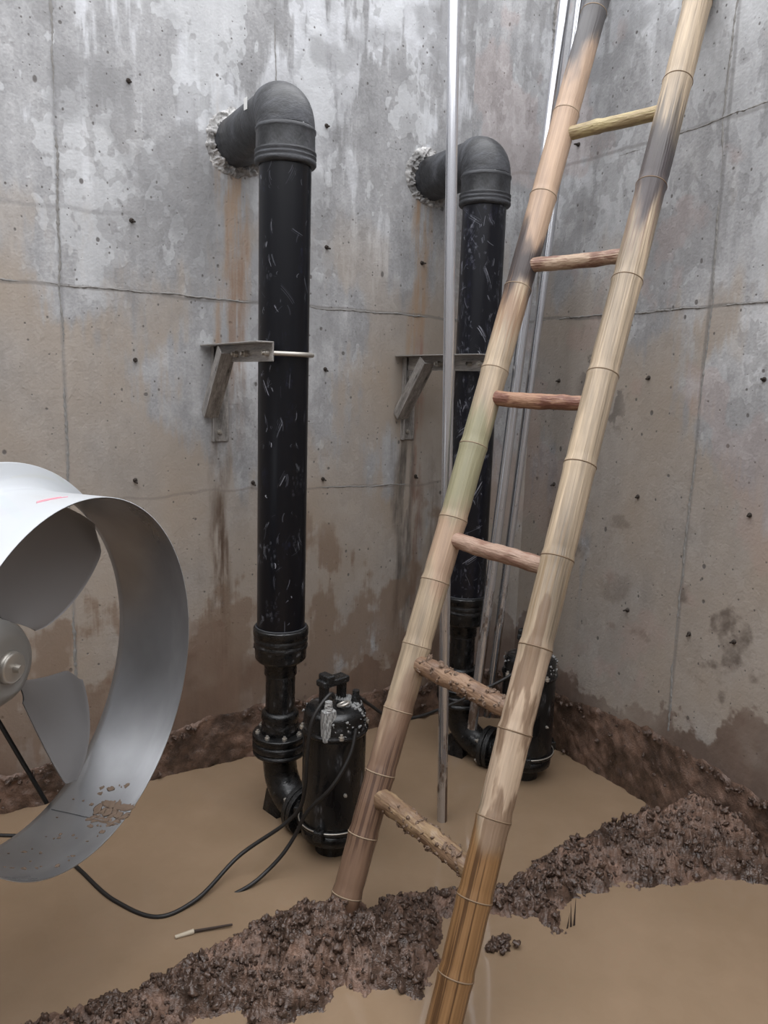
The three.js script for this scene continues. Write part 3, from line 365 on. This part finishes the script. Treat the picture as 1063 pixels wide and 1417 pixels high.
{
  const o = thing('bamboo_ladder', 'tall bamboo ladder with six rungs, leaning across the pit out of the mud', 'ladder');
  const LA = V(-1.316, 0.08, 1.088), LB = V(-0.15, 2.807, 0.595), RA = V(-1.141, 0.361, 1.447), RB = V(-0.232, 2.32, 1.018);
  const l0 = lineAt(LA, LB, -0.06), l1 = lineAt(LA, LB, 3.0), r0 = lineAt(RA, RB, -0.3), r1 = lineAt(RA, RB, 3.0);
  const spot = (y, a, b, e, n) => step(a - e, a + e, y + (n - 0.5) * 0.22) * (1 - step(b - e, b + e, y + (n - 0.5) * 0.22));
  const texL = caneTexture(-0.06, 3.0, (u, y, o, fib, bl, mo) => {
    mixc(o, 176, 140, 118, spot(y, 1.9, 2.62, 0.05, mo) * 0.45); mixc(o, 62, 62, 66, step(2.52, 2.64, y + (mo - 0.5) * 0.25) * 0.85); mixc(o, 50, 42, 42, spot(y, 1.76, 1.93, 0.05, mo) * 0.9); mixc(o, 128, 96, 72, spot(y, 1.66, 1.78, 0.05, fib) * 0.6);
    mixc(o, 128, 128, 98, spot(y, 1.12, 1.40, 0.05, bl) * 0.7); mixc(o, 84, 72, 62, spot(y, 0.9, 1.0, 0.03, fib) * 0.4 * step(0.45, 0.6, mo)); mixc(o, 168, 138, 116, spot(y, 0.93, 1.1, 0.03, mo) * 0.6);
    mixc(o, 112, 86, 70, step(0.66, 0.5, y + (mo - 0.5) * 0.3) * 0.8); mixc(o, 72, 54, 46, step(0.5, 0.58, fib) * spot(y, 0.28, 0.46, 0.05, mo) * 0.7); if (y < 0.34) o[4] = 0.3; mixc(o, 88, 64, 50, step(0.13, 0.09, y + (mo - 0.5) * 0.06) * 0.8); }, 0.13);
  const texR = caneTexture(-0.3, 3.0, (u, y, o, fib, bl, mo) => {
    mixc(o, 58, 52, 54, spot(y, 2.02, 2.2, 0.05, mo) * 0.92); mixc(o, 96, 76, 66, spot(y, 1.9, 2.05, 0.05, mo) * 0.55 * step(0.4, 0.6, fib)); mixc(o, 70, 66, 62, spot(y, 2.15, 2.3, 0.04, fib) * 0.5);
    mixc(o, 120, 98, 70, spot(y, 0.86, 1.06, 0.06, bl) * 0.5 * step(0.42, 0.56, fib)); mixc(o, 192, 168, 146, spot(y, 0.46, 0.84, 0.04, mo) * 0.55); mixc(o, 96, 74, 56, step(0.62, 0.7, mo) * step(1.2, 0.9, y) * 0.6);
    const wet = step(0.46, 0.40, y + (mo - 0.5) * 0.14); mixc(o, 150 - fib * 60, 112 - fib * 52, 72 - fib * 40, wet * 0.85); if (wet > 0.5) o[4] = 0.3; mixc(o, 62, 42, 26, wet * step(0.56, 0.66, fib) * 0.6); }, 0.61);
  const rail = (A, B, ra, rb, ys, tex, seed, light) => { const fr = ys.map((y) => (y - A.y) / (B.y - A.y)), m = mesh('side_rail', caneGeometry(A, B, ra, rb, fr, 0.014, seed), texMat(tex, 0.002), o);
    fr.forEach((t) => { const bx = (nD(t * 0.8 + seed, 0.3) - 0.5) * 0.014, bz2 = (nD(t * 0.8 + seed, 0.8) - 0.5) * 0.014, r = lerp(ra, rb, t), d = B.clone().sub(A), g = new THREE.TorusGeometry(r + 0.0012, 0.0019, 8, 48).rotateX(Math.PI / 2).translate(bx, 0, bz2).applyQuaternion(new THREE.Quaternion().setFromUnitVectors(V(0, 1, 0), d.clone().normalize())); const p = A.clone().lerp(B, t); mesh('node_ring', g.translate(p.x, p.y, p.z), light, m); }); return m; };
  M.node = new THREE.MeshStandardMaterial({ color: 0x8f7d68, roughness: 0.8 }); M.nodeDark = new THREE.MeshStandardMaterial({ color: 0x75614c, roughness: 0.7 });
  rail(l0, l1, 0.0405, 0.0425, [2.751, 2.383, 2.098, 1.797, 1.538, 1.31, 1.098, 0.922, 0.746, 0.575, 0.414, 0.259, 0.114], texL, 0.2, M.node);
  rail(r0, r1, 0.041, 0.043, [2.693, 2.421, 2.086, 1.799, 1.532, 1.29, 1.055, 0.843, 0.653, 0.467, 0.303, 0.151, -0.02], texR, 0.9, M.nodeDark);
  const bark = (col, dark, k, seed) => texMat(caneTexture(0, 0.5, (u, y, oo, fib, bl, mo) => { mixc(oo, ...col, 0.85); mixc(oo, ...dark, step(0.45, 0.62, nB(u + seed, y * 3 + seed) * 0.6 + fib * 0.4) * k); oo[3] = nC(u * 2, y * 3) * 0.6 + oo[3] * 0.4; }, seed, 128, 512), 0.004);
  const kinds = [bark([172, 156, 112], [96, 74, 58], 0.35, 0.2), bark([166, 142, 120], [92, 56, 44], 0.7, 0.35), bark([150, 112, 88], [98, 60, 48], 0.8, 0.5), bark([156, 129, 113], [116, 82, 68], 0.6, 0.65), bark([134, 106, 84], [92, 70, 56], 0.6, 0.8), bark([136, 112, 84], [98, 74, 58], 0.6, 0.95)];
  const rungs = [[2.322, 0.022, 0], [1.873, 0.0225, 0.004], [1.457, 0.0225, 0.005], [1.04, 0.024, 0.006], [0.705, 0.0265, 0.009], [0.362, 0.026, 0.012]];
  rungs.forEach(([y, r, rough], i) => { const a = lineAt(l0, l1, y + [-0.012, -0.004, 0, 0.006, 0.004, 0][i]), b = lineAt(r0, r1, y + [0.012, 0.006, -0.004, -0.012, -0.014, -0.016][i]), d = b.clone().sub(a).normalize();
    const m = mesh('rung', caneGeometry(a.clone().addScaledVector(d, 0.005), b.clone().addScaledVector(d, -0.005), r, r * 0.97, i ? [] : [0.36], 0.006, i * 0.17 + 0.05, 24, 0.006, rough), kinds[i], o);
    if (i > 3) { const rn = rng(70 + i), list = []; for (let c = 0; c < 150; c++) { const t = 0.12 + 0.76 * rn(), an = rn() * 6.283, p = a.clone().lerp(b, t), s = V(0, 1, 0).cross(d).normalize(); list.push([p.x + s.x * Math.cos(an) * r, p.y + Math.sin(an) * r * 0.95, p.z + s.z * Math.cos(an) * r, 0.003 + 0.006 * rn() ** 2]); } lumps('mud_crust', list, M.crust, m, 30 + i); } });
}

// ------------------------------------------------------------------ the ventilator
{
  const c = V(-1.94, 0.839, 1.076), n = V(0.6852, -0.009, 0.7283).normalize(), e1 = V(0, 1, 0).cross(n).normalize(), e2 = n.clone().cross(e1);
  const o = thing('duct_fan', 'white sheet metal ventilator drum with grey blades and hub, cut by the picture edge', 'fan', [c.x, c.y, c.z]);
  o.quaternion.setFromRotationMatrix(new THREE.Matrix4().makeBasis(e1, e2, n));
  const w = 1024, cv = document.createElement('canvas'); cv.width = w; cv.height = 256; const x = cv.getContext('2d'), r = rng(44);
  x.fillStyle = '#b4b7ba'; x.fillRect(0, 0, w, 256);
  for (let i = 0; i < 300; i++) { x.fillStyle = `rgba(${120 + 60 * r()},${120 + 60 * r()},${122 + 60 * r()},${0.08 * r()})`; x.beginPath(); x.ellipse(r() * w, r() * 256, 4 + 30 * r(), 2 + 8 * r(), r() * 3, 0, 7); x.fill(); }
  const outer = new THREE.CanvasTexture(cv); outer.colorSpace = THREE.SRGBColorSpace; outer.wrapS = THREE.RepeatWrapping;
  M.drum = new THREE.MeshPhysicalMaterial({ map: outer, roughness: 0.35, clearcoat: 0.25, clearcoatRoughness: 0.3 });
  const prof = (list) => lathe(list.map(([rr, s]) => [rr, -s]), 120).rotateX(Math.PI / 2);
  mesh('drum', prof([[0.3985, 0], [0.4, 0], [0.4005, 0.05], [0.4005, 0.19], [0.41, 0.212], [0.432, 0.228], [0.456, 0.236], [0.458, 0.2395], [0.456, 0.241]]), M.drum, o);
  M.lining = texMat(textures(512, 256, (u, v, q) => { const a = nA(u * 2, v), b = nB(u * 4, v * 2), k = 150 + (a - 0.5) * 26 + (b - 0.5) * 22; q[0] = k; q[1] = k * 1.005; q[2] = k * 1.02; q[3] = b; q[4] = 0.36 + (a - 0.5) * 0.2; }), 0.0004, { metalness: 0.75, side: THREE.DoubleSide });
  mesh('drum_lining', prof([[0.456, 0.241], [0.43, 0.233], [0.406, 0.216], [0.397, 0.192], [0.3965, 0.05], [0.3968, 0], [0.3985, 0]]), M.lining, o);
  // mud and scuffs inside the drum near the bottom: thin flakes
  const flakes = []; const fr = rng(17); M.flake = new THREE.MeshStandardMaterial({ color: 0x6b5a4c, roughness: 0.9 });
  for (let i = 0; i < 46; i++) { const a = R(-122 + 62 * fr()), s = 0.02 + 0.15 * fr(), q = 0.002 + 0.006 * fr() ** 2, g = CLODS[i % 6].clone().scale(q * (1 + fr()), 0.0016, q).rotateY(fr() * 3).translate(0, -0.3964, 0).rotateZ(a + Math.PI / 2).translate(0, 0, -s); flakes.push(g); }
  for (let i = 0; i < 16; i++) { const t = i / 15, a = R(-74 + 4 * Math.sin(i * 2.1)), s = 0.005 + 0.075 * t, g = CLODS[i % 6].clone().scale(0.013 + 0.01 * fr(), 0.0026, 0.010).rotateY(fr() * 3).translate(0, -0.396, 0).rotateZ(a + Math.PI / 2).translate(0, 0, -s); flakes.push(g); }
  tag(mesh('dried_mud', flakes, M.flake, o), { kind: 'stuff' });
  mesh('weld_seam', rod(V(0.085, -0.3865, -0.004), V(0.085, -0.3865, -0.19), 0.0014, 8), M.lining, o);
  M.pink = new THREE.MeshStandardMaterial({ color: 0xd58f9b, roughness: 0.8 });
  for (const [a0, a1, s0, s1] of [[92, 99, 0.055, 0.075], [91, 100, 0.045, 0.07]]) mesh('crayon_mark', tube(Array.from({ length: 9 }, (_, i) => { const a = R(lerp(a0, a1, i / 8)); return [Math.cos(a) * 0.4008, Math.sin(a) * 0.4008, -lerp(s0, s1, i / 8)]; }), 0.0011, 20, 6), M.pink, o);
  M.blade = new THREE.MeshPhysicalMaterial({ color: 0x7a7776, roughness: 0.45, metalness: 0.35, side: THREE.DoubleSide });
  M.hub = new THREE.MeshPhysicalMaterial({ color: 0x95938f, roughness: 0.42, metalness: 0.3 });
  const hub = mesh('hub', prof([[0, 0.216], [0.06, 0.22], [0.085, 0.23], [0.1, 0.25], [0.104, 0.28], [0.104, 0.32], [0.1, 0.325], [0, 0.325]]), M.hub, o);
  mesh('hub_cap', prof([[0, 0.2], [0.03, 0.202], [0.036, 0.206], [0.038, 0.219], [0.03, 0.224]]), M.bolt, hub);
  mesh('hub_bolt', new THREE.CylinderGeometry(0.011, 0.011, 0.018, 6).rotateX(Math.PI / 2).translate(0, 0, -0.194), M.bolt, hub);
  // twisted sheet blades, four round the hub
  const blade = (() => { const nu = 24, nv = 24, pos = [], idx = [], th = 0.0016; for (const side of [1, -1]) for (let i = 0; i <= nu; i++) { const t = i / nu, rr = lerp(0.098, 0.383, t), chord = lerp(0.07, 0.37, t ** 0.75) * (1 - 0.22 * step(0.8, 1, t)), pitch = R(lerp(46, 24, t)); for (let j = 0; j <= nv; j++) { const k = j / nv - 0.5, s = k * chord, camber = 0.05 * (0.25 - k * k) * (0.5 + t); const ang = (s * Math.cos(pitch)) / rr + R(lerp(0, 14, t)), z = -s * Math.sin(pitch) + camber + side * th; pos.push(Math.cos(ang) * rr, Math.sin(ang) * rr, z - 0.235); } }
    const N = (nu + 1) * (nv + 1); for (let s = 0; s < 2; s++) for (let i = 0; i < nu; i++) for (let j = 0; j < nv; j++) { const a = s * N + i * (nv + 1) + j, b = a + nv + 1; s ? idx.push(a, a + 1, b, a + 1, b + 1, b) : idx.push(a, b, a + 1, a + 1, b, b + 1); }
    const rim = (a, b) => idx.push(a, b, a + N, b, b + N, a + N); for (let i = 0; i < nu; i++) { rim(i * (nv + 1), (i + 1) * (nv + 1)); rim(i * (nv + 1) + nv, (i + 1) * (nv + 1) + nv); } for (let j = 0; j < nv; j++) rim(nu * (nv + 1) + j, nu * (nv + 1) + j + 1);
    const g = new THREE.BufferGeometry(); g.setAttribute('position', new THREE.Float32BufferAttribute(pos, 3)); g.setIndex(idx); g.computeVertexNormals(); return g; })();
  for (const a of [54, -60, 144, 214]) { const b = mesh('blade', blade, M.blade, o); b.rotation.z = R(a); }
  M.strut = new THREE.MeshStandardMaterial({ color: 0x181717, roughness: 0.5 });
  for (const a of [-74, 46, 166]) { const ca = Math.cos(R(a)), sa = Math.sin(R(a)); mesh('motor_strut', rod(V(ca * 0.08, sa * 0.08, -0.325), V(ca * 0.41, sa * 0.41, -0.228), 0.0055, 10), M.strut, o); }
  mesh('motor', prof([[0, 0.3], [0.085, 0.3], [0.09, 0.31], [0.09, 0.5], [0.08, 0.51], [0, 0.51]]), M.hub, o);
  for (const s of [0.1, 0.2]) for (const px of [-0.3]) mesh('stand_leg', rod(V(px, -0.26, -s), V(px - 0.05, -1.15, -s - (s > 0.15 ? 0.25 : 0)), 0.016, 14), M.steel, o);
  mesh('stand_leg', rod(V(-0.12, -0.39, -0.21), V(-0.2, -1.15, -0.42), 0.016, 14), M.steel, o);
}

// ------------------------------------------------------------------ cables and small things
cable('black cable looping from the nearer pump over the brown water to the fan', [[-1.18, 0.53, 0.74], [-1.2, 0.55, 0.755], [-1.265, 0.49, 0.77], [-1.285, 0.38, 0.775], [-1.29, 0.28, 0.775], [-1.3, 0.2, 0.76], [-1.34, 0.145, 0.735], [-1.47, 0.06, 0.7], [-1.63, 0.01, 0.772], [-1.737, 0.003, 0.784], [-1.829, 0.003, 0.66], [-1.898, 0.003, 0.449], [-1.968, 0.003, 0.242], [-2.1, 0.003, 0.15]]);
cable('short black cable dropping from the nearer pump into the brown water', [[-1.14, 0.45, 0.815], [-1.17, 0.38, 0.835], [-1.23, 0.29, 0.835], [-1.29, 0.2, 0.79], [-1.32, 0.12, 0.77], [-1.36, 0.07, 0.77], [-1.41, 0.03, 0.77], [-1.47, 0.008, 0.781], [-1.56, -0.02, 0.77]]);
cable('thin black cable slung between the tops of the two pumps', [[-1.1, 0.52, 0.72], [-1.04, 0.47, 0.72], [-0.96, 0.41, 0.73], [-0.85, 0.385, 0.71], [-0.74, 0.388, 0.695], [-0.56, 0.42, 0.69], [-0.42, 0.47, 0.7], [-0.31, 0.525, 0.66]], 0.0055);
M.pale = new THREE.MeshStandardMaterial({ color: 0xb9ad9a, roughness: 0.7 }); M.twig = new THREE.MeshStandardMaterial({ color: 0x3b2f28, roughness: 0.85 });
{ const o = thing('broken_stick', 'short pale broken stick with a dark end lying at the mud edge', 'stick', [-1.69, 0.004, 0.885]); mesh('pale_end', [rod(V(-0.03, 0, 0), V(0.02, 0.002, 0.004), 0.005, 8, 0.007)], M.pale, o); mesh('dark_end', [rod(V(0.02, 0.002, 0.004), V(0.12, 0.004, 0.03), 0.004, 8, 0.003)], M.twig, o); }
{ const o = thing('wood_shard', 'thin dark splintered wood shards standing in the water by the mud', 'wood', [-0.735, 0, 1.36]); for (const [x, h, t] of [[0, 0.085, 0.1], [0.012, 0.1, 0.02], [-0.014, 0.05, -0.12]]) mesh('splinter', new THREE.ConeGeometry(0.006, h + 0.05, 5).scale(1, 1, 0.5).translate(0, h / 2 - 0.025, 0).rotateZ(t).translate(x, 0, 0), M.twig, o); }

renderer.render(scene, camera);
